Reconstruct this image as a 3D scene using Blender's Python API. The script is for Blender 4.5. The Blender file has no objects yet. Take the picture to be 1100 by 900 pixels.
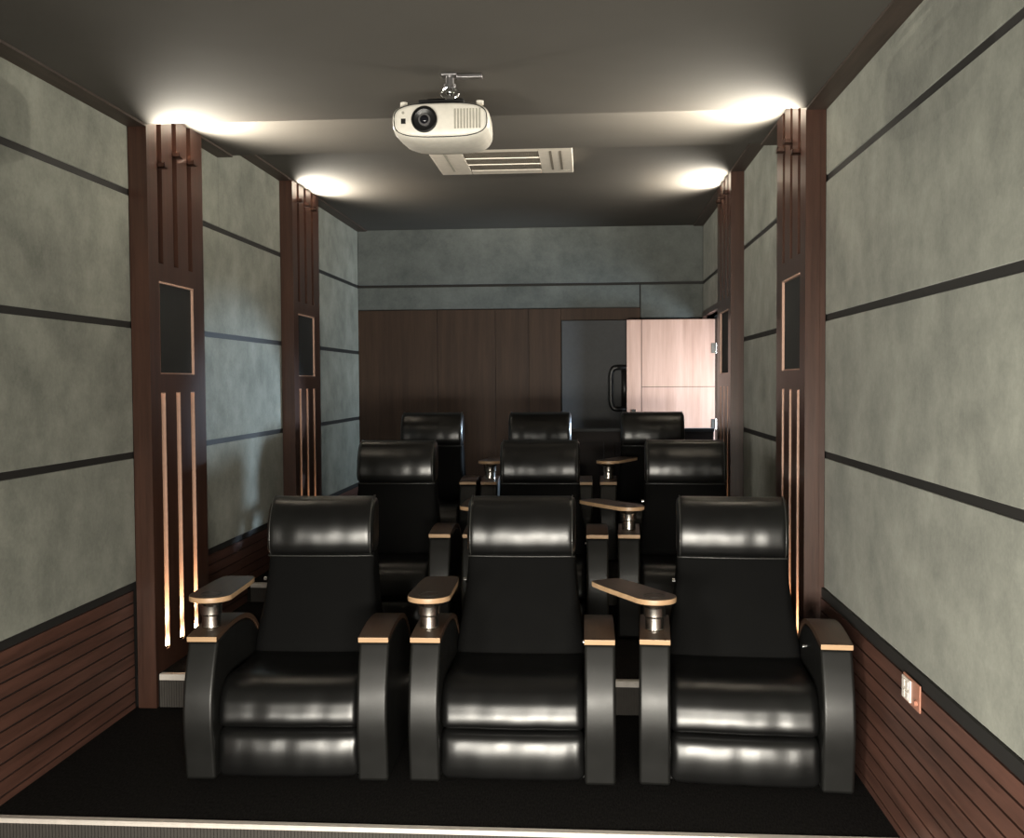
import bpy, bmesh, math, random
from mathutils import Vector, Matrix
from mathutils.geometry import tessellate_polygon
random.seed(7)
C = bpy.context.scene.collection
PI = math.pi

# ------------------------------------------------------------------ materials
def new_mat(name):
    m = bpy.data.materials.new(name); m.use_nodes = True
    nt = m.node_tree
    return m, nt, nt.nodes['Principled BSDF'], nt.links

def ramp(nt, stops):
    r = nt.nodes.new('ShaderNodeValToRGB')
    while len(r.color_ramp.elements) > 1: r.color_ramp.elements.remove(r.color_ramp.elements[-1])
    r.color_ramp.elements[0].position = stops[0][0]; r.color_ramp.elements[0].color = (*stops[0][1], 1)
    for p, c in stops[1:]:
        e = r.color_ramp.elements.new(p); e.color = (*c, 1)
    return r

def coords(nt, scale=(1, 1, 1)):
    tc = nt.nodes.new('ShaderNodeTexCoord'); mp = nt.nodes.new('ShaderNodeMapping')
    mp.inputs['Scale'].default_value = scale
    nt.links.new(tc.outputs['Object'], mp.inputs['Vector'])
    return mp.outputs['Vector']

def noise(nt, vec, scale, detail=4, rough=.55):
    n = nt.nodes.new('ShaderNodeTexNoise'); n.inputs['Scale'].default_value = scale
    n.inputs['Detail'].default_value = detail; n.inputs['Roughness'].default_value = rough
    nt.links.new(vec, n.inputs['Vector']); return n

def bump(nt, height, strength, dist=.01):
    b = nt.nodes.new('ShaderNodeBump'); b.inputs['Strength'].default_value = strength
    b.inputs['Distance'].default_value = dist
    nt.links.new(height, b.inputs['Height']); return b

def plain(name, col, rough=.5, metal=0., spec=.5):
    m, nt, p, L = new_mat(name)
    n = noise(nt, coords(nt), 30, 2)
    r = ramp(nt, [(0.3, tuple(c*.93 for c in col)), (.7, tuple(min(1, c*1.05) for c in col))])
    L.new(n.outputs['Fac'], r.inputs['Fac']); L.new(r.outputs['Color'], p.inputs['Base Color'])
    p.inputs['Roughness'].default_value = rough; p.inputs['Metallic'].default_value = metal
    p.inputs['Specular IOR Level'].default_value = spec
    return m

def suede(name, a, b):
    m, nt, p, L = new_mat(name)
    v = coords(nt)
    n1 = noise(nt, v, 3.6, 8, .66); n2 = noise(nt, v, 55, 4, .7)
    mx = nt.nodes.new('ShaderNodeMath'); mx.operation = 'MULTIPLY_ADD'
    L.new(n2.outputs['Fac'], mx.inputs[0]); mx.inputs[1].default_value = .28
    L.new(n1.outputs['Fac'], mx.inputs[2])
    r = ramp(nt, [(.42, a), (.84, b)])
    L.new(mx.outputs[0], r.inputs['Fac']); L.new(r.outputs['Color'], p.inputs['Base Color'])
    p.inputs['Roughness'].default_value = .95; p.inputs['Specular IOR Level'].default_value = .12
    p.inputs['Sheen Weight'].default_value = .12
    L.new(bump(nt, n2.outputs['Fac'], .18, .004).outputs['Normal'], p.inputs['Normal'])
    return m

def wood(name, a, b, rough=.4, axis='z', scale=1., spec=.5):
    m, nt, p, L = new_mat(name)
    s = {'z': (9, 9, .55), 'y': (9, .55, 9), 'x': (.55, 9, 9)}[axis]
    v = coords(nt, tuple(q*scale for q in s))
    n1 = noise(nt, v, 2.2, 6, .6); n2 = noise(nt, v, 11, 3, .6)
    mx = nt.nodes.new('ShaderNodeMath'); mx.operation = 'MULTIPLY_ADD'
    L.new(n2.outputs['Fac'], mx.inputs[0]); mx.inputs[1].default_value = .35
    L.new(n1.outputs['Fac'], mx.inputs[2])
    r = ramp(nt, [(.42, a), (.9, b)])
    L.new(mx.outputs[0], r.inputs['Fac']); L.new(r.outputs['Color'], p.inputs['Base Color'])
    p.inputs['Roughness'].default_value = rough; p.inputs['Specular IOR Level'].default_value = spec
    L.new(bump(nt, mx.outputs[0], .08, .004).outputs['Normal'], p.inputs['Normal'])
    return m

def leather(name, col, rough, spec=.5):
    m, nt, p, L = new_mat(name)
    v = coords(nt); vs = coords(nt, (14, 3, 3))
    n1 = noise(nt, v, 260, 3, .6); n2 = noise(nt, vs, 2.4, 4, .5); n3 = noise(nt, v, 9, 3, .5)
    p.inputs['Base Color'].default_value = (*col, 1)
    r = ramp(nt, [(.3, (rough-.02,)*3), (.7, (rough+.03,)*3)])
    L.new(n3.outputs['Fac'], r.inputs['Fac']); L.new(r.outputs['Color'], p.inputs['Roughness'])
    b1 = bump(nt, n2.outputs['Fac'], .012, .02)
    b2 = bump(nt, n1.outputs['Fac'], .10, .002); L.new(b1.outputs['Normal'], b2.inputs['Normal'])
    L.new(b2.outputs['Normal'], p.inputs['Normal'])
    p.inputs['Specular IOR Level'].default_value = spec
    return m

def carpet(name, a, b):
    m, nt, p, L = new_mat(name)
    v = coords(nt, (1, .25, 1)); n = noise(nt, v, 160, 3, .7)
    r = ramp(nt, [(.35, a), (.7, b)])
    L.new(n.outputs['Fac'], r.inputs['Fac']); L.new(r.outputs['Color'], p.inputs['Base Color'])
    p.inputs['Roughness'].default_value = 1; p.inputs['Specular IOR Level'].default_value = .05
    L.new(bump(nt, n.outputs['Fac'], .5, .006).outputs['Normal'], p.inputs['Normal'])
    return m

def ceil_mat():
    m, nt, p, L = new_mat('ceiling fabric')
    n = noise(nt, coords(nt), 120, 3, .6); n2 = noise(nt, coords(nt), 1.2, 3)
    r = ramp(nt, [(.3, (.098, .091, .081)), (.7, (.112, .104, .093))])
    L.new(n2.outputs['Fac'], r.inputs['Fac']); L.new(r.outputs['Color'], p.inputs['Base Color'])
    p.inputs['Roughness'].default_value = .9; p.inputs['Specular IOR Level'].default_value = .15
    L.new(bump(nt, n.outputs['Fac'], .15, .003).outputs['Normal'], p.inputs['Normal'])
    return m

def glow(name, col, strength):
    m, nt, p, L = new_mat(name)
    p.inputs['Base Color'].default_value = (*col, 1)
    p.inputs['Emission Color'].default_value = (*col, 1)
    p.inputs['Emission Strength'].default_value = strength
    return m

M = dict(
    suede=suede('grey green suede', (.132, .138, .117), (.268, .275, .234)),
    suede_dark=suede('blue grey suede', (.085, .093, .088), (.15, .160, .152)),
    gap=plain('black reveal', (.012, .011, .010), .7),
    ceil=ceil_mat(),
    crown=wood('dark crown wood', (.030, .020, .015), (.075, .052, .040), .55, 'y'),
    pil=wood('mahogany', (.028, .0125, .0085), (.070, .032, .0215), .30, 'z'),
    wains=wood('wainscot wood', (.046, .0205, .0145), (.125, .056, .040), .5, 'y'),
    groove=plain('groove shadow black', (.010, .006, .005), .8),
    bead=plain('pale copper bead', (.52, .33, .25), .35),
    cloth=plain('black speaker cloth', (.012, .013, .013), .9),
    cloth_frame=plain('black frame', (.016, .015, .014), .6),
    carpet=carpet('charcoal carpet', (.006, .006, .006), (.022, .020, .019)),
    riser=plain('ribbed riser carpet', (.05, .045, .04), .95),
    nosing=plain('pale nosing', (.62, .57, .52), .45),
    leather=leather('black leather', (.0045, .0045, .0045), .30, .55),
    leather_back=leather('black matt leather', (.0045, .0045, .0045), .7, .04),
    leather_arm=leather('black leather arm', (.008, .008, .0075), .40, .4),
    piping=plain('leather piping', (.03, .03, .028), .3),
    base=plain('black base', (.006, .006, .006), .6),
    cap=wood('walnut cap', (.045, .026, .017), (.105, .060, .038), .33, 'y'),
    ply=wood('pale ply edge', (.40, .25, .14), (.55, .37, .22), .38, 'x'),
    steel=plain('brushed steel', (.62, .58, .53), .24, 1.),
    chrome=plain('chrome', (.75, .75, .75), .12, 1.),
    white=plain('white plastic', (.88, .84, .75), .32),
    acwhite=plain('off white plastic', (.78, .72, .63), .4),
    acgrille=plain('grey grille', (.20, .175, .14), .6),
    lens=plain('lens glass', (.01, .01, .014), .06),
    black=plain('black plastic', (.012, .012, .012), .35),
    ventgrey=plain('vent grey', (.42, .40, .34), .5),
    mount=plain('mount metal', (.42, .41, .42), .3, .9),
    backwood=wood('back wall walnut', (.024, .0118, .0065), (.056, .029, .016), .55, 'z', .6, .25),
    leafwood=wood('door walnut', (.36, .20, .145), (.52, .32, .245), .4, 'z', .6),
    grey=plain('grey door paint', (.062, .064, .068), .7),
    darkwood=wood('black brown wood', (.006, .004, .0035), (.016, .010, .008), .6, 'x', spec=.2),
    corr=plain('corridor paint', (.75, .75, .74), .8),
    outlet=plain('outlet white', (.74, .68, .62), .4),
    outbox=plain('outlet copper box', (.42, .19, .13), .4),
    glowwarm=glow('warm lamp face', (1., .74, .48), 70.),
    glowtop=glow('warm uplight face', (1., .87, .70), 6.),
    daylight=glow('daylit pane', (.80, .90, 1.), 3.),
)

# ------------------------------------------------------------------ mesh helpers
def obj(name, bm, mats, parent=None, smooth=False, loc=(0, 0, 0), bev=0, seg=2, angle=35):
    bmesh.ops.recalc_face_normals(bm, faces=bm.faces)
    me = bpy.data.meshes.new(name); bm.to_mesh(me); bm.free()
    if not isinstance(mats, (list, tuple)): mats = [mats]
    for m in mats: me.materials.append(m)
    o = bpy.data.objects.new(name, me); C.objects.link(o)
    o.location = loc
    if parent: o.parent = parent
    if smooth:
        for p in me.polygons: p.use_smooth = True
    if bev:
        b = o.modifiers.new('bevel', 'BEVEL'); b.width = bev; b.segments = seg; b.limit_method = 'ANGLE'
        b.angle_limit = math.radians(angle)
        for p in me.polygons: p.use_smooth = True
        w = o.modifiers.new('wn', 'WEIGHTED_NORMAL'); w.keep_sharp = True
    return o

def box(bm, a, b, mi=0):
    x0, y0, z0 = [min(p, q) for p, q in zip(a, b)]; x1, y1, z1 = [max(p, q) for p, q in zip(a, b)]
    v = [bm.verts.new(p) for p in ((x0,y0,z0),(x1,y0,z0),(x1,y1,z0),(x0,y1,z0),(x0,y0,z1),(x1,y0,z1),(x1,y1,z1),(x0,y1,z1))]
    for f in ((0,3,2,1),(4,5,6,7),(0,1,5,4),(1,2,6,5),(2,3,7,6),(3,0,4,7)):
        bm.faces.new([v[i] for i in f]).material_index = mi

def boxes(*bs):
    bm = bmesh.new()
    for b in bs: box(bm, *b)
    return bm

def cyl(bm, p0, p1, r0, r1=None, n=24, mi=0, cap=True):
    r1 = r0 if r1 is None else r1
    p0, p1 = Vector(p0), Vector(p1); d = (p1-p0).normalized()
    u = d.orthogonal().normalized(); w = d.cross(u)
    A = [bm.verts.new(p0+(u*math.cos(2*PI*i/n)+w*math.sin(2*PI*i/n))*r0) for i in range(n)]
    B = [bm.verts.new(p1+(u*math.cos(2*PI*i/n)+w*math.sin(2*PI*i/n))*r1) for i in range(n)]
    for i in range(n):
        bm.faces.new((A[i], A[(i+1) % n], B[(i+1) % n], B[i])).material_index = mi
    if cap:
        bm.faces.new(list(reversed(A))).material_index = mi; bm.faces.new(B).material_index = mi

def lathe(bm, prof, c, n=32, axis='z', mi=0):
    rings = []
    for r, h in prof:
        ring = []
        for i in range(n):
            a = 2*PI*i/n
            if axis == 'z': p = (c[0]+r*math.cos(a), c[1]+r*math.sin(a), c[2]+h)
            else: p = (c[0]+r*math.cos(a), c[1]+h, c[2]+r*math.sin(a))
            ring.append(bm.verts.new(p))
        rings.append(ring)
    for A, B in zip(rings, rings[1:]):
        for i in range(n): bm.faces.new((A[i], A[(i+1) % n], B[(i+1) % n], B[i])).material_index = mi
    bm.faces.new(rings[0]).material_index = mi; bm.faces.new(rings[-1]).material_index = mi

def catmull(pts, k=6, closed=False):
    out = []; n = len(pts)
    rng = range(n) if closed else range(n-1)
    for i in rng:
        g = (lambda j: pts[j % n]) if closed else (lambda j: pts[max(0, min(n-1, j))])
        p0, p1, p2, p3 = g(i-1), g(i), g(i+1), g(i+2)
        for s in range(k):
            t = s/k
            out.append(tuple(.5*((2*b)+(-a+c)*t+(2*a-5*b+4*c-d)*t*t+(-a+3*b-3*c+d)*t**3) for a, b, c, d in zip(p0, p1, p2, p3)))
    if not closed: out.append(tuple(pts[-1]))
    return out

def loft(prof, hw, nst=28, endr=.05, wf=None, bulge=0., bf=None, wob=0., seed=0):
    """closed (y,z) profile swept along x, ends rounded; wf(z) = half-width factor; bulge pushes the middle forward"""
    bm = bmesh.new(); rings = []
    cy = sum(p[0] for p in prof)/len(prof); cz = sum(p[1] for p in prof)/len(prof)
    rad = max(math.hypot(p[0]-cy, p[1]-cz) for p in prof)
    rnd = random.Random(seed); ph = [rnd.uniform(0, 6) for _ in range(6)]
    ts = []
    for i in range(nst+1):
        t = -1+2*i/nst
        ts.append(math.copysign(1-(1-abs(t))**1.6, t))
    for t in ts:
        e = max(0, (abs(t)*hw-(hw-endr))/endr) if endr else 0
        ins = endr*(1-math.sqrt(max(0, 1-min(1, e)**2)))
        ring = []
        for (y, z) in prof:
            d = math.hypot(y-cy, z-cz) or 1e-6
            k = max(.02, 1-ins/d) if d > ins else .02
            yy, zz = cy+(y-cy)*k, cz+(z-cz)*k
            if bulge: yy += -bulge*(1-t*t)*(1 if y < cy else -.2)
            f = wf(z) if wf else 1
            x = t*hw*f
            if wob:
                s = math.sin(x*23+ph[0]+z*5)+.7*math.sin(x*41+ph[1]-z*9)+.5*math.sin(x*67+ph[2])
                yy += wob*s*(1 if y < cy else 0)
            ring.append(bm.verts.new((x, yy, zz)))
        rings.append(ring)
    n = len(prof)
    for A, B in zip(rings, rings[1:]):
        for i in range(n): bm.faces.new((A[i], A[(i+1) % n], B[(i+1) % n], B[i]))
    bm.faces.new(rings[0]); bm.faces.new(list(reversed(rings[-1])))
    return bm

def extrude_x(bm, prof, x0, x1, mi=0):
    A = [bm.verts.new((x0, y, z)) for y, z in prof]; B = [bm.verts.new((x1, y, z)) for y, z in prof]
    n = len(prof)
    for i in range(n): bm.faces.new((A[i], A[(i+1) % n], B[(i+1) % n], B[i])).material_index = mi
    bm.faces.new(A).material_index = mi; bm.faces.new(list(reversed(B))).material_index = mi

def tube(bm, pts, r, n=8, mi=0, up=(0, 0, 1)):
    pts = [Vector(p) for p in pts]; rings = []
    up = Vector(up)
    for i, p in enumerate(pts):
        d = (pts[min(i+1, len(pts)-1)]-pts[max(i-1, 0)]).normalized()
        u = d.cross(up); u = u.normalized() if u.length > 1e-3 else d.orthogonal().normalized(); w = d.cross(u)
        rings.append([bm.verts.new(p+(u*math.cos(2*PI*k/n)+w*math.sin(2*PI*k/n))*r) for k in range(n)])
    for A, B in zip(rings, rings[1:]):
        for i in range(n): bm.faces.new((A[i], A[(i+1) % n], B[(i+1) % n], B[i])).material_index = mi
    bm.faces.new(rings[0]); bm.faces.new(rings[-1])

def thing(name, label, cat, loc=(0, 0, 0), rz=0, group=None):
    o = bpy.data.objects.new(name, None); C.objects.link(o)
    o.empty_display_size = .1
    o.location = loc; o.rotation_euler = (0, 0, rz); o['label'] = label; o['category'] = cat
    if group: o['group'] = group
    return o

def struct(name, bm, mats, parent=None, label=None, cat=None, **k):
    o = obj(name, bm, mats, parent, **k)
    if not parent: o['kind'] = 'structure'
    if label: o['label'] = label
    if cat: o['category'] = cat
    return o

def dup(root, loc, rz, label):
    r = root.copy(); C.objects.link(r); r.location = loc; r.rotation_euler = (0, 0, rz); r['label'] = label
    for ch in list(root.children):
        c = ch.copy(); C.objects.link(c); c.parent = r
        for g in ch.children:
            d = g.copy(); C.objects.link(d); d.parent = c
    return r

# ------------------------------------------------------------------ room
XL, XR = -2.40, 1.20
YF, YB = -1.60, 10.70            # front end (behind the camera), back wall
COLY = [(5.27, 6.05), (7.95, 8.74)]
PIN = .10                        # how far pilasters stand out
Z1, Z2, Z3 = 3.10, 3.225, 3.335  # three ceiling levels
E1, E2 = 5.28, 6.60              # where the ceiling steps up
H2, H3 = .178, .311              # seating platforms
R1, R2, R3 = 3.89, 5.30, 7.10    # fronts of platforms
DY0, DY1, DZ = 9.30, 10.60, 2.39 # doorway in the right wall

struct('floor', boxes(((XL-.1, YF, -.30), (XR+.1, R1, -.20))), M['carpet'],
       label='dark carpet of the lower floor in front of the seating platforms', cat='floor')
struct('platform_1', boxes(((XL-.02, R1, -.20), (XR, R2, 0))), M['carpet'],
       label='dark carpeted platform under the front row of recliners', cat='platform')
struct('platform_2', boxes(((XL-.02, R2, -.20), (XR, R3, H2))), M['carpet'],
       label='dark carpeted platform under the middle row of recliners', cat='platform')
struct('platform_3', boxes(((XL-.02, R3, -.20), (XR+2.2, YB+.2, H3))), M['carpet'],
       label='dark carpeted platform under the back row and behind it', cat='platform')

def ribbed(y, z0, z1, x0, x1):
    bm = bmesh.new(); x = x0
    while x < x1-.006:
        box(bm, (x, y-.010, z0), (x+.009, y, z1)); x += .0135
    box(bm, (x0, y-.004, z0), (x1, y+.002, z1))
    return bm
struct('riser_1', ribbed(R1, -.20, -.013, XL, XR-.02), M['riser'], label='ribbed riser below the pale front edge strip', cat='step riser')
struct('riser_2', ribbed(R2, .002, H2-.03, XL+.11, XR-.11), M['riser'], label='ribbed riser behind the front row', cat='step riser')
struct('riser_3', ribbed(R3, H2+.002, H3-.03, XL+.01, XR-.03), M['riser'], label='ribbed riser behind the middle row', cat='step riser')
def nose(y, z, x0, x1, h=.028):
    bm = bmesh.new()
    extrude_x(bm, [(y-.014, z-h), (y-.014, z-.003), (y-.009, z+.004), (y+.022, z+.004), (y+.022, z+.001), (y-.002, z+.001), (y-.002, z-h)], x0, x1)
    return bm
struct('trim_1', nose(R1, 0, XL, XR-.02, .013), M['nosing'], label='long pale nosing strip along the front platform edge', cat='trim')
struct('trim_2', nose(R2, H2, XL+.11, XR-.11), M['nosing'], label='pale nosing strip on the step behind the front row', cat='trim')
struct('trim_3', nose(R3, H3, XL+.01, XR-.03), M['nosing'], label='pale nosing strip on the step behind the middle row', cat='trim')

# ceiling in three levels that step up towards the back
for nm, ya, yb, z in (('ceiling_front', YF, E1, Z1), ('ceiling_middle', E1, E2, Z2), ('ceiling_back', E2, YB+.1, Z3)):
    struct(nm, boxes(((XL-.1, ya, z), (XR+.1, yb, Z1+.35))), M['ceil'], label='taupe fabric ceiling, %s level of three stepping up to the back' % nm.split('_')[1], cat='ceiling')
segs = [(YF, COLY[0][0], Z1), (COLY[0][1], E2, Z2), (E2, COLY[1][0], Z3), (COLY[1][1], YB, Z3)]
for side, xw, sg in (('left', XL, 1), ('right', XR, -1)):
    bm = bmesh.new()
    for a, b, z in segs: box(bm, (xw-sg*.02, a, z-.012), (xw+sg*PIN, b, z))
    struct('trim_4' if side == 'left' else 'trim_5', bm, M['crown'],
           label=f'dark brown trim along the top of the {side} wall', cat='trim')

# side walls: black backing with suede panels, slatted wainscot
rows = [(.685, 1.343), (1.377, 2.033), (2.067, 2.728), (2.762, None)]
bays = [(YF, 5.27), (6.05, 7.95), (8.74, YB)]
def top_at(y): return Z1-.012 if y < E1 else (Z2-.012 if y < E2 else Z3-.012)
for side, xw, sg in (('left', XL, 1), ('right', XR, -1)):
    t = .030
    bm = bmesh.new()
    xb0, xb1 = xw-sg*.10, xw-sg*.028
    if side == 'left': box(bm, (xb0, YF, -.2), (xb1, YB+.1, Z1+.35))
    else:
        box(bm, (xb0, YF, -.2), (xb1, DY0, Z1+.35)); box(bm, (xb0, DY0, DZ), (xb1, YB+.1, Z1+.35))
        box(bm, (xb0, DY1, H3), (xb1, YB+.1, DZ))
    w = struct('wall_'+side, bm, M['gap'], label=f'{side} wall of grey green suede panels with black reveals', cat='wall')
    for bi, (a, b) in enumerate(bays):
        for (z0, z1) in rows:
            bb = b
            if side == 'right' and bi == 2:
                if z1 and z1 < DZ: bb = DY0-.02
            segsp = []
            if z1 is None:
                cuts = [a]+[c for c in (E1, E2) if a < c < b]+[b]
                segsp = [(c0, c1, top_at((c0+c1)/2)) for c0, c1 in zip(cuts, cuts[1:])]
            else: segsp = [(a, bb, z1)]
            pbm = bmesh.new()
            if side == 'right' and bi == 2 and z0 < DZ < (z1 or 9):
                box(pbm, (xw, a, z0), (xw-sg*t, DY0-.02, z1)); box(pbm, (xw, DY0-.02, DZ+.02), (xw-sg*t, b, z1))
            else:
                for c0, c1, zt in segsp: box(pbm, (xw, c0+.002, z0), (xw-sg*t, c1-.002, zt))
            obj('suede_panel', pbm, M['suede'], w, bev=.004, seg=2)
        for z0, z1 in ((1.340, 1.380), (2.030, 2.070), (2.725, 2.765)):
            bb = DY0-.02 if side == 'right' and bi == 2 and z0 < DZ else b
            obj('reveal_strip', boxes(((xw-sg*.006, a, z0), (xw-sg*.034, bb, z1))), M['gap'], w)
    # wainscot
    fb = H3
    xf = xw-sg*.018 if side == 'left' else xw+sg*.018
    for bi, (a, b) in enumerate(bays):
        z0 = [0, H2, H3][bi]
        if side == 'right' and bi == 2: b = DY0-.02
        if bi == 0:
            spans = [(YF, R1, -.2), (R1, b, 0)]
        elif bi == 1: spans = [(a, R3, H2), (R3, b, H3)]
        else: spans = [(a, b, H3)]
        wb = bmesh.new()
        for s0, s1, zf in spans:
            z = .633
            while z > zf+.004:
                zz = max(zf+.002, z-.058)
                box(wb, (xf, s0, zz), (xw-sg*.028, s1, z), 0); z -= .067
            box(wb, (xf-sg*.009, s0, zf+.002), (xw-sg*.029, s1, .64), 1)
        place = ['in front of the nearest pilaster', 'between the two pilasters', 'behind the far pilaster'][bi]
        wsc = struct('trim_%d' % (7+bi+(3 if side == 'right' else 0)), wb, [M['wains'], M['groove']], label=f'dark slatted wood wainscot low on the {side} wall, {place}', cat='wainscot')
        ob = bmesh.new(); 
        for s0, s1, zf in spans: box(ob, (xf-sg*.006, s0, .638), (xw-sg*.028, s1, .684))
        obj('black_rail', ob, M['gap'], wsc)

# back wall
bw = struct('wall_back', boxes(((XL-.1, YB+.028, H3), (XR+2.2, YB+.12, Z1+.35))), M['gap'], label='back wall with suede above and walnut panelling below', cat='wall')
for a, b, z0, z1 in ((XL, XR, 2.759, Z3), (XL, .55, 2.50, 2.731), (.562, XR, 2.385, 2.731)):
    obj('suede_panel', boxes(((a, YB, z0), (b, YB+.03, z1))), M['suede_dark'], bw, bev=.006, seg=2)
xs = [XL, -1.56, -.95, -.60, -.262]
for a, b in zip(xs, xs[1:]):
    obj('walnut_panel', boxes(((a+.001, YB-.012, H3), (b-.001, YB+.03, 2.49))), M['backwood'], bw, bev=.002, seg=1)
obj('walnut_header', boxes(((-.26, YB-.012, 2.372), (.555, YB+.03, 2.49))), M['backwood'], bw)
obj('walnut_panel', boxes(((.565, YB-.012, H3), (XR+2.2, YB+.03, 2.375))), M['backwood'], bw)
# closed grey door in the back wall
d2 = struct('door_2', boxes(((-.255, YB-.02, H3+.006), (.555, YB+.026, 2.365))), M['grey'], label='flat grey door in the back wall, half hidden by the lit wooden door', cat='door', bev=.003)
hb = bmesh.new()
tube(hb, catmull([(.40, YB-.03, 1.875), (.33, YB-.085, 1.875), (.275, YB-.09, 1.86), (.252, YB-.09, 1.80), (.250, YB-.09, 1.73), (.250, YB-.09, 1.66), (.250, YB-.09, 1.59), (.252, YB-.09, 1.52), (.275, YB-.09, 1.46), (.33, YB-.085, 1.445), (.40, YB-.03, 1.445)], 6), .027, 10, up=(0, 1, 0))
box(hb, (.36, YB-.034, 1.42), (.43, YB-.02, 1.90))
obj('door_handle', hb, M['black'], d2, smooth=True)

# open wooden door of the side doorway, daylit
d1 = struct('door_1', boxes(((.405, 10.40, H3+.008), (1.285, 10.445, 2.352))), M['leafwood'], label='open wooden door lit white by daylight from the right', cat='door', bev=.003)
gb = bmesh.new()
box(gb, (.553, 10.3985, H3+.01), (.558, 10.402, 2.35)); box(gb, (.558, 10.3985, 1.672), (1.284, 10.402, 1.677))
obj('inlay_line', gb, M['groove'], d1)
for z in (.55, 1.30, 2.06):
    hb = bmesh.new(); cyl(hb, (1.293, 10.40, z-.05), (1.293, 10.40, z+.05), .010, n=12); box(hb, (1.25, 10.396, z-.05), (1.29, 10.40, z+.05))
    obj('hinge', hb, M['steel'], d1)
lb = bmesh.new()
box(lb, (.455, 10.392, 1.33), (.495, 10.40, 1.45)); tube(lb, [(.475, 10.395, 1.37), (.475, 10.35, 1.37), (.49, 10.345, 1.37), (.60, 10.345, 1.37)], .008, 8)
obj('door_handle', lb, M['steel'], d1)
fr = bmesh.new()
box(fr, (XR-.012, DY0-.05, H3), (XR+.10, DY0, DZ+.05)); box(fr, (XR-.012, DY1, H3), (XR+.10, DY1+.05, DZ+.05)); box(fr, (XR-.012, DY0, DZ), (XR+.10, DY1, DZ+.05))
struct('trim_6', fr, M['pil'], label='wooden frame of the side doorway behind the right columns', cat='trim')

# corridor outside the doorway
XC = 2.30
struct('wall_corridor', boxes(((XC, 8.2, H3), (XC+.1, YB+.1, 1.0)), ((XC, 8.2, 2.5), (XC+.1, YB+.1, 3.0)), ((XC, 8.2, 1.0), (XC+.1, 9.0, 2.5)), ((XC, 10.5, 1.0), (XC+.1, YB+.1, 2.5)),
                          ((XR+.10, 8.1, H3), (XC+.1, 8.2, 3.0))), M['corr'], label='pale wall of the corridor outside the side doorway', cat='wall')
struct('ceiling_corridor', boxes(((XR+.10, 8.1, 2.9), (XC+.1, YB+.1, 3.0))), M['corr'], label='pale ceiling of the corridor outside the side doorway', cat='ceiling')
wn = struct('window_1', boxes(((XC+.02, 9.0, 1.0), (XC+.07, 9.05, 2.5)), ((XC+.02, 10.45, 1.0), (XC+.07, 10.5, 2.5)), ((XC+.02, 9.0, 1.0), (XC+.07, 10.5, 1.05)), ((XC+.02, 9.0, 2.45), (XC+.07, 10.5, 2.5)), ((XC+.02, 9.73, 1.0), (XC+.07, 9.77, 2.5))), M['white'], label='daylit corridor window outside the side doorway', cat='window')
obj('window_pane', boxes(((XC+.045, 9.04, 1.04), (XC+.05, 10.46, 2.46))), M['daylight'], wn)

# front end of the room, behind the camera
struct('wall_front', boxes(((XL-.1, YF-.1, -.2), (XR+.1, YF, Z1+.35))), M['suede_dark'], label='front wall of the room behind the viewer', cat='wall')

# low dark partition behind the last row
pt = thing('low_partition', 'low black wooden partition behind the back row, before the grey door', 'partition', (.47, 9.58, H3))
obj('panel', boxes(((-.74, -.03, 0), (.70, .03, .96))), M['darkwood'], pt, bev=.003)
obj('top_rail', boxes(((-.76, -.05, .955), (.705, .05, .985))), M['base'], pt, bev=.004)
for a in (-.74, -.26, .22):
    obj('inset_panel', boxes(((a+.05, -.038, .10), (a+.43, -.028, .86))), M['darkwood'], pt, bev=.004)

# ------------------------------------------------------------------ pilasters
def light(name, kind, loc, energy, col, **k):
    l = bpy.data.lights.new(name, kind); l.energy = energy; l.color = col
    for a, v in k.items(): setattr(l, a, v)
    o = bpy.data.objects.new(name, l); C.objects.link(o); o.location = loc
    return o
def aim(o, d): o.rotation_euler = Vector(d).to_track_quat('-Z', 'Y').to_euler()

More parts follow.
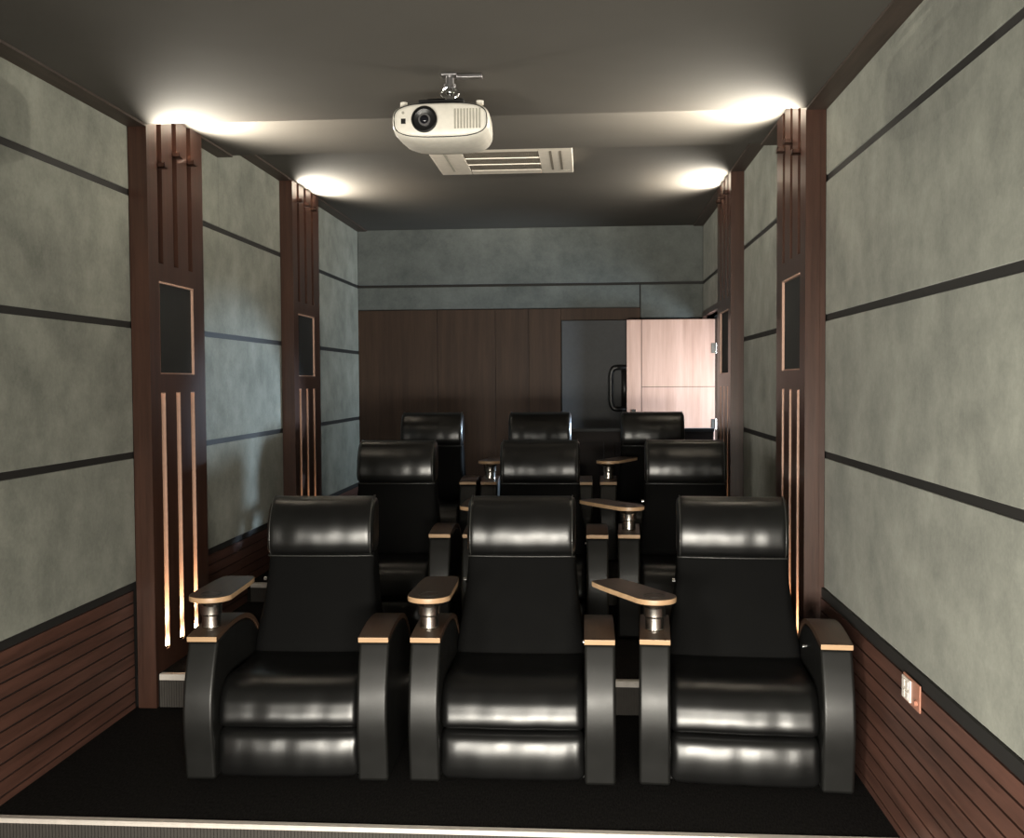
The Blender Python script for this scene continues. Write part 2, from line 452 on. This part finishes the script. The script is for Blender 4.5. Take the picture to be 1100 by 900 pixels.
GW = .062
GR = [(.130, .130+GW), (.335, .335+GW), (.545, .545+GW)]
E_LOW = {('left', 0): 60, ('right', 0): 45, ('left', 1): 48, ('right', 1): 40}
E_TOP = {('left', 0): 72, ('right', 0): 90, ('left', 1): 64, ('right', 1): 64}
def pilaster(side, idx, label):
    y0, y1 = COLY[idx]; W = y1-y0
    sg = 1 if side == 'left' else -1
    xw = XL if side == 'left' else XR
    zb = [H2, H3][idx]; zt = [Z2, Z3][idx]
    o = thing('wood_pilaster', label, 'pilaster', (xw, y0, zb), 0, 'wooden pilasters along the side walls')
    X = lambda d: sg*d                        # distance out from the wall
    zz = lambda z: z-zb
    D0, D1, D2 = 0, .028, PIN                 # back, groove floor, face
    def pc(bm, ya, yb, za, zb_, d0=D0, d1=D2): box(bm, (X(d0), ya, zz(za)), (X(d1), yb, zz(zb_)))
    bm = bmesh.new()
    pc(bm, 0, W, zb, zt, D0, D1)
    pc(bm, 0, GR[0][0], zb, zt, D1-.001); pc(bm, GR[2][1], W, zb, zt, D1-.001)
    pc(bm, GR[0][0], GR[2][1], 2.29, 2.39, D1-.001)
    pc(bm, GR[0][0], GR[2][1], 1.69, 1.79, D1-.001)
    pc(bm, GR[0][0], GR[2][1], zb, .285, D1-.001)
    if idx == 0: box(bm, (X(D0), 0, -zb+.002), (X(D2), .028, 0))
    obj('wood_case', bm, M['pil'], o)
    for za, zc in ((2.39, zt), (.285, 1.69)):
        for a, b in ((GR[0][1], GR[1][0]), (GR[1][1], GR[2][0])):
            s = bmesh.new(); pc(s, a, b, za, zc, D1, D2)
            obj('slat', s, M['pil'], o)
    # loudspeaker opening behind black cloth
    s = bmesh.new(); pc(s, GR[0][0]+.006, GR[2][1]-.006, 1.796, 2.284, D1, D2-.012)
    sp = obj('speaker_grille', s, M['cloth'], o); sp['label'] = 'black cloth speaker grille'
    s = bmesh.new(); a, b = GR[0][0], GR[2][1]; q = .007
    pc(s, a, b, 2.282, 2.292, D1, D2+.003); pc(s, a, b, 1.788, 1.798, D1, D2-.01)
    pc(s, a, a+q, 1.79, 2.29, D1, D2-.002); pc(s, b-q, b, 1.79, 2.29, D1, D2+.002)
    obj('grille_bead', s, M['bead'], sp)
    for a, b in GR:
        yc = (a+b)/2
        s = bmesh.new(); lathe(s, [(.026, 0), (.028, .012), (.026, .014)], (X(D1+.040), yc, zz(.286)), 20)
        f = obj('base_lamp', s, M['chrome'], o)
        s = bmesh.new(); lathe(s, [(.025, .0), (.024, .012), (.017, .022), (.006, .027)], (X(D1+.042), yc, zz(.300)), 20)
        obj('lamp_face', s, M['glowwarm'], f)
        lp = light('groove lamp', 'SPOT', (xw+X(D1+.037), y0+yc, .345), E_LOW[(side, idx)]*1.0, (1., .66, .38), spot_size=math.radians(50), spot_blend=1., shadow_soft_size=.015)
        aim(lp, (0, .02, 1))
        first = idx == 0 and a == GR[0][0]
        zu = zt-(.30 if first else (.20 if idx == 0 else .13))
        s = bmesh.new(); pc(s, a+.006, b-.006, zu-.024, zu, D1+.02, D2+.004); pc(s, a+.006, b-.006, zu-.024, zu+.0048, D2+.036, D2+.039)
        pc(s, a+.006, b-.006, zu-.024, zu-.019, D2, D2+.039); pc(s, a+.006, a+.010, zu-.024, zu+.001, D2, D2+.039); pc(s, b-.010, b-.006, zu-.024, zu+.001, D2, D2+.039)
        f = obj('uplight', s, M['pil'], o)
        s = bmesh.new(); pc(s, a+.010, b-.010, zu-.019, zu-.010, D2+.006, D2+.032)
        obj('lamp_face', s, M['glowtop'], f)
        lp = light('ceiling uplight', 'SPOT', (xw+X(D2+.019), y0+yc, zu+.006), E_TOP[(side, idx)]*(2. if first else 1.), (1., .925, .79), spot_size=math.radians(160), spot_blend=.75, shadow_soft_size=.007)
        aim(lp, (sg*1, 0, .42))
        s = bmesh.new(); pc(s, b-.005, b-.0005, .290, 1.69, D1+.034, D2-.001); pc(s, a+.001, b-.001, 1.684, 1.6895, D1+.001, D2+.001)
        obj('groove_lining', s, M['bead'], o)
    return o
pilaster('left', 0, 'wooden pilaster on the left wall nearest the viewer, beside the front row')
pilaster('left', 1, 'narrower looking wooden pilaster farther back on the left wall, near the corner')
pilaster('right', 0, 'wooden pilaster on the right wall nearest the viewer, above the front row')
pilaster('right', 1, 'wooden pilaster farther back on the right wall, beside the daylit door')

# ------------------------------------------------------------------ recliners
def make_recliner():
    r = thing('recliner', '', 'recliner', (0, 0, 0), 0, 'black leather cinema recliners')
    F = -.43                                   # local y of the arm fronts
    P = lambda pts: [(F+y, z) for y, z in pts]
    # arms
    side = catmull([(-.010, .012), (-.022, .12), (-.038, .23), (-.040, .31), (-.028, .40), (.005, .50), (.040, .58)], 5) + \
           catmull([(.052, .606), (.20, .622), (.36, .624), (.50, .605), (.60, .565), (.69, .49), (.745, .40)], 5) + [(.775, .30), (.78, .012)]
    for s in (-1, 1):
        bm = bmesh.new(); extrude_x(bm, P(side), s*.312, s*.445)
        arm = obj('armrest', bm, M['leather_arm'], r, bev=.016, seg=4, angle=50)
        top = catmull([(.030, .607), (.20, .624), (.36, .626), (.50, .607), (.60, .567), (.69, .492), (.745, .402)], 5)
        bm = bmesh.new()
        up = top; n = len(up); lo, hi = [], []
        for i, (y, z) in enumerate(up):
            a, b = up[max(0, i-1)], up[min(n-1, i+1)]
            dy, dz = b[0]-a[0], b[1]-a[1]; L = math.hypot(dy, dz)
            lo.append((y, z)); hi.append((y-dz/L*.024, z+dy/L*.024))
        extrude_x(bm, P(lo+hi[::-1]), s*.311, s*.444)
        for f in bm.faces:
            f.normal_update()
            c = f.calc_center_median()
            f.material_index = 1 if abs(f.normal.y) > .8 and c.y < F+.04 else 0
        obj('armrest_cap', bm, [M['cap'], M['ply']], arm, bev=.003, seg=2)
    # base
    obj('base', boxes(((-.31, F+.09, .008), (.31, F+.76, .20))), M['base'], r)
    # footrest panel
    pr = catmull([(.09, .018), (.028, .020), (.013, .050), (.010, .11), (.017, .16), (.030, .198), (.055, .221), (.085, .225), (.10, .19), (.105, .10), (.10, .04)], 5, True)
    obj('footrest', loft(P(pr), .312, 44, .035, bulge=.012, wob=.0016, seed=3), M['leather'], r, smooth=True)
    # seat cushion
    pr = catmull([(.085, .225), (.045, .231), (.020, .248), (.017, .275), (.026, .315), (.042, .358), (.080, .405), (.16, .435), (.32, .430), (.50, .420), (.66, .42), (.68, .36), (.66, .27), (.40, .23), (.2, .225)], 5, True)
    obj('seat_cushion', loft(P(pr), .312, 44, .035, bulge=.010, wob=.0013, seed=5), M['leather'], r, smooth=True)
    # backrest: leans back, narrower at the top
    pr = catmull([(.60, .34), (.585, .42), (.600, .50), (.640, .64), (.685, .78), (.718, .88), (.745, .93), (.80, .95), (.845, .93), (.852, .80), (.838, .60), (.82, .40), (.80, .22), (.70, .22)], 5, True)
    obj('backrest', loft(P(pr), .312, 32, .045, wf=lambda z: 1-.15*max(0, min(1, (z-.38)/.46)), bulge=.012), M['leather_back'], r, smooth=True)
    # headrest pillow
    pr = catmull([(.755, .872), (.712, .878), (.686, .890), (.674, .920), (.671, .955), (.674, 1.00), (.685, 1.045), (.708, 1.09), (.746, 1.134), (.795, 1.158), (.845, 1.155), (.878, 1.12), (.885, 1.04), (.875, .95), (.85, .90), (.80, .875)], 5, True)
    hd = obj('headrest', loft(P(pr), .268, 40, .030, bulge=.014, wob=.0012, seed=8), M['leather'], r, smooth=True)
    bm = bmesh.new()
    tube(bm, [(-.265+.53*i/20, F+.700-.012*(1-(i/10-1)**2), .8745) for i in range(21)], .0038, 8)
    fr = catmull([(.706, .877), (.682, .890), (.670, .920), (.667, .955), (.670, 1.00), (.681, 1.045), (.704, 1.09), (.743, 1.136), (.795, 1.162), (.845, 1.159)], 4)
    for s in (-1, 1):
        tube(bm, [(s*.252, F+y+.006, z-.001) for y, z in fr], .0032, 8)
    obj('piping', bm, M['piping'], hd, smooth=True)
    # recline knobs on the inner face of the right arm and side hinge
    bm = bmesh.new(); cyl(bm, (.312, F+.50, .50), (.303, F+.50, .50), .010, n=16)
    obj('recline_button', bm, M['chrome'], r)
    bm = bmesh.new()
    cyl(bm, (-.290, F+.71, .755), (-.275, F+.71, .755), .011, n=12)
    obj('hinge_stud', bm, M['chrome'], r)
    return r

def add_tray(r, ang, ln=.43):
    """wooden swivel tray on a steel post on the left arm; ang turns it from straight back towards the left"""
    F = -.43
    cx, cy = -.378, F+.165
    z0 = .646
    sw = bpy.data.objects.new('swivel_tray', None); C.objects.link(sw); sw.parent = r
    sw.location = (cx, cy, z0); sw.rotation_euler = (0, 0, ang)
    bm = bmesh.new()
    lathe(bm, [(.040, -.006), (.043, .002), (.041, .006), (.041, .052), (.043, .054)], (0, 0, 0), 32)
    obj('post', bm, M['steel'], sw, smooth=False, bev=.001)
    bm = bmesh.new()
    lathe(bm, [(.043, .056), (.048, .059), (.048, .094), (.053, .106), (.064, .117), (.066, .122)], (0, 0, 0), 32)
    obj('collar', bm, M['steel'], sw, bev=.001)
    hw = .094; out = []
    for i in range(25):
        a = PI+PI*i/24
        out.append((hw*1.02*math.cos(a), hw*1.02*math.sin(a)))
    out += [(hw, .10), (hw*.96, ln*.7), (hw*.86, ln-.03), (hw*.74, ln-.006), (hw*.55, ln), (-hw*.55, ln), (-hw*.74, ln-.006), (-hw*.86, ln-.03), (-hw*.96, ln*.7), (-hw, .10)]
    bm = bmesh.new()
    A = [bm.verts.new((x, y, .122)) for x, y in out]; B = [bm.verts.new((x, y, .146)) for x, y in out]
    n = len(out)
    for i in range(n): bm.faces.new((A[i], A[(i+1) % n], B[(i+1) % n], B[i])).material_index = 1
    bm.faces.new(list(reversed(A))).material_index = 0; bm.faces.new(B).material_index = 0
    tt = obj('tray_top', bm, [M['cap'], M['ply']], sw, bev=.003, seg=2)
    bm = bmesh.new()
    prof = []
    N = 36
    r0, r1 = .044, .048
    ring = [[bm.verts.new((rr*math.cos(2*PI*i/N), rr*math.sin(2*PI*i/N)+.005, zz)) for i in range(N)] for rr, zz in ((r0, .1462), (r0, .1475), (r1, .1475), (r1, .1462))]
    for q in range(4):
        P0, P1 = ring[q], ring[(q+1) % 4]
        for i in range(N): bm.faces.new((P0[i], P0[(i+1) % N], P1[(i+1) % N], P1[i]))
    obj('cup_ring', bm, M['black'], sw)
    return sw

proto = make_recliner()
Y1, Y2, Y3 = 4.765, 6.58, 8.48
spots = [
    (-1.320, Y1-.02, 0, 2.0, 0, 'front row black leather recliner nearest the left wall, with wooden side tray'),
    (-.325, Y1, 0, 0., 0, 'front row black leather recliner between two others in the middle'),
    (.690, Y1-.01, 0, -3.5, 34, 'front row black leather recliner against the right wall, its tray swung outward'),
    (-1.285, Y2, H2, 1., 0, 'middle row black leather recliner nearest the left wall'),
    (-.315, Y2, H2, 0., 0, 'middle row black leather recliner behind the middle front recliner'),
    (.645, Y2, H2, -2., 38, 'middle row black leather recliner nearest the right wall, its tray angled left'),
    (-1.330, Y3, H3, 1., 0, 'back row black leather recliner nearest the left wall'),
    (-.400, Y3, H3, 0., -10, 'back row black leather recliner at the middle, in front of the walnut wall'),
    (.555, Y3, H3, -1., -25, 'back row black leather recliner before the daylit open door'),
]
chairs = []
for i, (x, y, z, rz, ta, lab) in enumerate(spots):
    if i == 0:
        o = proto; o.location = (x, y, z); o.rotation_euler = (0, 0, math.radians(rz)); o['label'] = lab
    else: o = dup(proto, (x, y, z), math.radians(rz), lab)
    chairs.append(o)
sw0 = None
for o, sp in zip(chairs, spots):
    if sw0 is None: sw0 = add_tray(o, math.radians(sp[4]))
    else:
        c = sw0.copy(); C.objects.link(c); c.parent = o; c.rotation_euler = (0, 0, math.radians(sp[4]))
        for g in sw0.children:
            d = g.copy(); C.objects.link(d); d.parent = c

# ------------------------------------------------------------------ projector and its mount
pj = thing('projector', 'white projector with round black lens hanging below the ceiling', 'projector', (-.635, 4.50, 2.80))
def superell(w, h, n, k=48):
    o = []
    for i in range(k):
        a = 2*PI*i/k; c, s = math.cos(a), math.sin(a)
        o.append((w*math.copysign(abs(c)**(2/n), c), h*math.copysign(abs(s)**(2/n), s)))
    return o
bm = bmesh.new(); rings = []
for y, w, h, dz in ((-.012, .190, .062, 0), (-.006, .203, .072, 0), (.010, .213, .080, 0), (.05, .215, .086, -.003), (.16, .213, .086, -.003), (.26, .206, .084, -.002), (.31, .196, .080, 0), (.325, .180, .070, 0)):
    rings.append([bm.verts.new((x, y, .085+z+dz)) for x, z in superell(w, h, 3.4)])
for A, B in zip(rings, rings[1:]):
    for i in range(48): bm.faces.new((A[i], A[(i+1) % 48], B[(i+1) % 48], B[i]))
bm.faces.new(rings[0]); bm.faces.new(rings[-1])
obj('body', bm, M['white'], pj, smooth=True)
bm = bmesh.new(); A = superell(.205, .0735, 3.2)
tube(bm, [(x, -.0075, .085+z) for x, z in A+A[:1]], .0022, 6)
obj('front_seam', bm, M['black'], pj)
bm = bmesh.new(); lathe(bm, [(.056, -.014), (.057, -.026), (.050, -.030), (.046, -.022), (.030, -.016), (.020, -.016)], (-.068, 0, .085), 40, 'y')
ln = obj('lens_barrel', bm, M['black'], pj, smooth=False)
bm = bmesh.new(); lathe(bm, [(.026, -.016), (.026, -.024), (.020, -.024)], (-.068, 0, .085), 32, 'y'); obj('lens_ring', bm, M['mount'], ln)
bm = bmesh.new(); lathe(bm, [(.0205, -.0165), (.019, -.026), (.014, -.030), (.006, -.033)], (-.068, 0, .085), 32, 'y'); obj('lens_glass', bm, M['lens'], ln, smooth=True)
bm = bmesh.new()
for i in range(9): box(bm, (.062+i*.0135, -.0155, .045), (.070+i*.0135, -.009, .130))
obj('vent', bm, M['ventgrey'], pj, bev=.001)
bm = bmesh.new(); box(bm, (-.172, -.0155, .070), (-.152, -.0105, .092)); obj('sensor_window', bm, M['black'], pj)
bm = bmesh.new(); cyl(bm, (-.163, -.0145, .118), (-.163, -.010, .118), .006, n=14); obj('status_mark', bm, M['ventgrey'], pj)
for x in (-.17, .17):
    bm = bmesh.new(); cyl(bm, (x, .05, .160), (x, .05, .178), .016, n=16); obj('foot', bm, M['white'], pj)
bm = bmesh.new(); box(bm, (-.10, .02, .168), (.10, .07, .182)); obj('top_panel', bm, M['black'], pj, bev=.003)

mt = thing('projector_mount', 'silver ball joint ceiling bracket holding up the white projector', 'bracket', (-.60, 4.56, 3.10))
bm = bmesh.new(); box(bm, (-.035, -.035, -.012), (.035, .035, 0)); box(bm, (.03, -.02, -.020), (.145, .02, -.004)); obj('ceiling_plate', bm, M['mount'], mt, bev=.003)
bm = bmesh.new(); cyl(bm, (0, 0, -.012), (0, 0, -.050), .018, n=20); cyl(bm, (0, 0, -.045), (0, 0, -.058), .026, n=20); obj('stem', bm, M['mount'], mt)
bm = bmesh.new(); bmesh.ops.create_uvsphere(bm, u_segments=20, v_segments=14, radius=.021, matrix=Matrix.Translation((0, 0, -.075))); obj('ball_joint', bm, M['chrome'], mt, smooth=True)
bm = bmesh.new()
for s in (-1, 1):
    tube(bm, catmull([(s*.012, 0, -.056), (s*.034, 0, -.070), (s*.034, 0, -.092), (s*.016, 0, -.106)], 5), .006, 8)
cyl(bm, (0, 0, -.100), (0, 0, -.117), .022, n=20)
obj('clamp', bm, M['chrome'], mt)
bm = bmesh.new()
for dx, dy in ((-.10, -.01), (.06, -.01), (-.09, .20), (.06, .20)):
    tube(bm, [(0, 0, -.110), (dx*.5, dy*.5, -.110), (dx, dy, -.113)], .005, 8)
obj('spider_arm', bm, M['black'], mt)

# ------------------------------------------------------------------ ceiling cassette air conditioner
ac = thing('ceiling_air_conditioner', 'white cassette air conditioner panel set in the ceiling behind the projector', 'air conditioner', (-.57, 7.13, Z3))
W2, D2_ = .48, .42
zf = -.075
bm = bmesh.new()
gx, gy = .255, .29
pts = [(-W2, -D2_, -gx, -gy)]
box(bm, (-W2, -D2_, zf), (-gx, D2_, -.004)); box(bm, (gx, -D2_, zf), (W2, D2_, -.004))
box(bm, (-gx, -D2_, zf), (gx, -gy, -.004)); box(bm, (-gx, gy, zf), (gx, D2_, -.004))
obj('frame', bm, M['acwhite'], ac, bev=.006, seg=3)
bm = bmesh.new()
box(bm, (-gx, -gy, zf+.020), (gx, gy, -.02), 0)
n = 40
for i in range(n):
    x = -gx+2*gx*(i+.5)/n; box(bm, (x-.0028, -gy, zf+.003), (x+.0028, gy, zf+.025))
for i in range(36):
    y = -gy+2*gy*(i+.5)/36; box(bm, (-gx, y-.0025, zf+.004), (gx, y+.0025, zf+.025))
obj('intake_grille', bm, M['acgrille'], ac)
bm = bmesh.new()
for y in (-.098, .098): box(bm, (-gx, y-.009, zf-.001), (gx, y+.009, zf+.006))
obj('grille_bar', bm, M['acwhite'], ac)
for x in (-.375, .335, .40):
    bm = bmesh.new(); box(bm, (x-.008, -.30, zf-.0015), (x+.008, .30, zf+.004)); obj('louver', bm, M['acgrille'] if x > 0 else M['ventgrey'], ac)
bm = bmesh.new(); box(bm, (.405, .335, zf-.0015), (.46, .35, zf+.002)); obj('name_mark', bm, M['ventgrey'], ac)

# ------------------------------------------------------------------ outlet on the right wainscot
ot = thing('wall_outlet', 'small pale socket plate in a copper box on the right wainscot', 'wall outlet', (XR-.022, 3.775, .60))
bm = bmesh.new(); box(bm, (-.003, -.085, -.050), (.004, .105, .050)); obj('box', bm, M['outbox'], ot, bev=.004)
bm = bmesh.new(); box(bm, (-.010, .005, -.040), (-.002, .10, .042)); obj('face_plate', bm, M['outlet'], ot, bev=.003)
for z in (-.018, .020):
    for y in (.032, .073):
        bm = bmesh.new(); box(bm, (-.013, y-.014, z-.014), (-.009, y+.014, z+.014)); obj('socket', bm, M['outlet'], ot, bev=.002)
bm = bmesh.new(); cyl(bm, (-.003, -.055, -.02), (-.014, -.055, -.02), .010, n=14); obj('knob', bm, M['outbox'], ot)

# ------------------------------------------------------------------ light
wd = bpy.data.worlds.new('World'); bpy.context.scene.world = wd; wd.use_nodes = True
wd.node_tree.nodes['Background'].inputs['Color'].default_value = (.8, .9, 1, 1)
wd.node_tree.nodes['Background'].inputs['Strength'].default_value = .02
# lamp at the screen end of the room behind the viewer
k = light('screen end lamp', 'AREA', (-.05, -.80, .78), 172, (1., .94, .82), shape='RECTANGLE', size=1.9, size_y=.6, spread=math.radians(112)); aim(k, (.02, 1, -.34))
k2 = light('added side fill', 'AREA', (-1.9, -.6, .70), 82, (1., .95, .84), shape='RECTANGLE', size=.7, size_y=.7, spread=math.radians(100)); aim(k2, (3.1, 3.1, .75))  # fill light added to brighten the right wall, not a fitting of the room
k3 = light('added side fill', 'AREA', (.75, -.6, .90), 30, (1., .95, .85), shape='RECTANGLE', size=.7, size_y=.7, spread=math.radians(100)); aim(k3, (-3.1, 4.6, 1.3))  # weaker added fill that lifts the left wall, stands for no real lamp
# daylight through the corridor window
d = light('corridor daylight', 'AREA', (XC-.05, 9.95, 1.50), 50, (.70, .86, 1.), shape='RECTANGLE', size=1.3, size_y=1.1, spread=math.radians(88)); aim(d, (-.9, .42, .08))

d2l = light('daylight shaft', 'SPOT', (2.15, 10.2, 1.58), 1300, (.62, .80, 1.), spot_size=math.radians(28), spot_blend=.5, shadow_soft_size=.10); aim(d2l, (-4.55, -3.2, -.48))

# ------------------------------------------------------------------ camera (level, slightly left of the room's axis)
def camera():
    F_, CX, CY = 1100., 550., 450.
    yaw, pitch, roll = [math.radians(a) for a in (-4.169356661154189, -2.1098510681857636, -.34)]
    fwd = Vector((math.sin(yaw)*math.cos(pitch), math.cos(yaw)*math.cos(pitch), math.sin(pitch)))
    r = Vector((math.cos(yaw), -math.sin(yaw), 0)); u = r.cross(fwd)
    c, s = math.cos(roll), math.sin(roll)
    R_, U_ = c*r+s*u, -s*r+c*u
    cam = bpy.data.cameras.new('camera'); cam.sensor_fit = 'HORIZONTAL'; cam.sensor_width = 36; cam.lens = 36*F_/1100
    cam.clip_start = .05
    o = bpy.data.objects.new('camera', cam); C.objects.link(o)
    m = Matrix((R_, U_, -fwd)).transposed().to_4x4(); m.translation = (0, 0, 1.74)
    o.matrix_world = m
    bpy.context.scene.camera = o
camera()
vs = bpy.context.scene.view_settings
vs.view_transform = 'Standard'; vs.look = 'None'; vs.gamma = 1; vs.use_curve_mapping = False; vs.exposure = 0
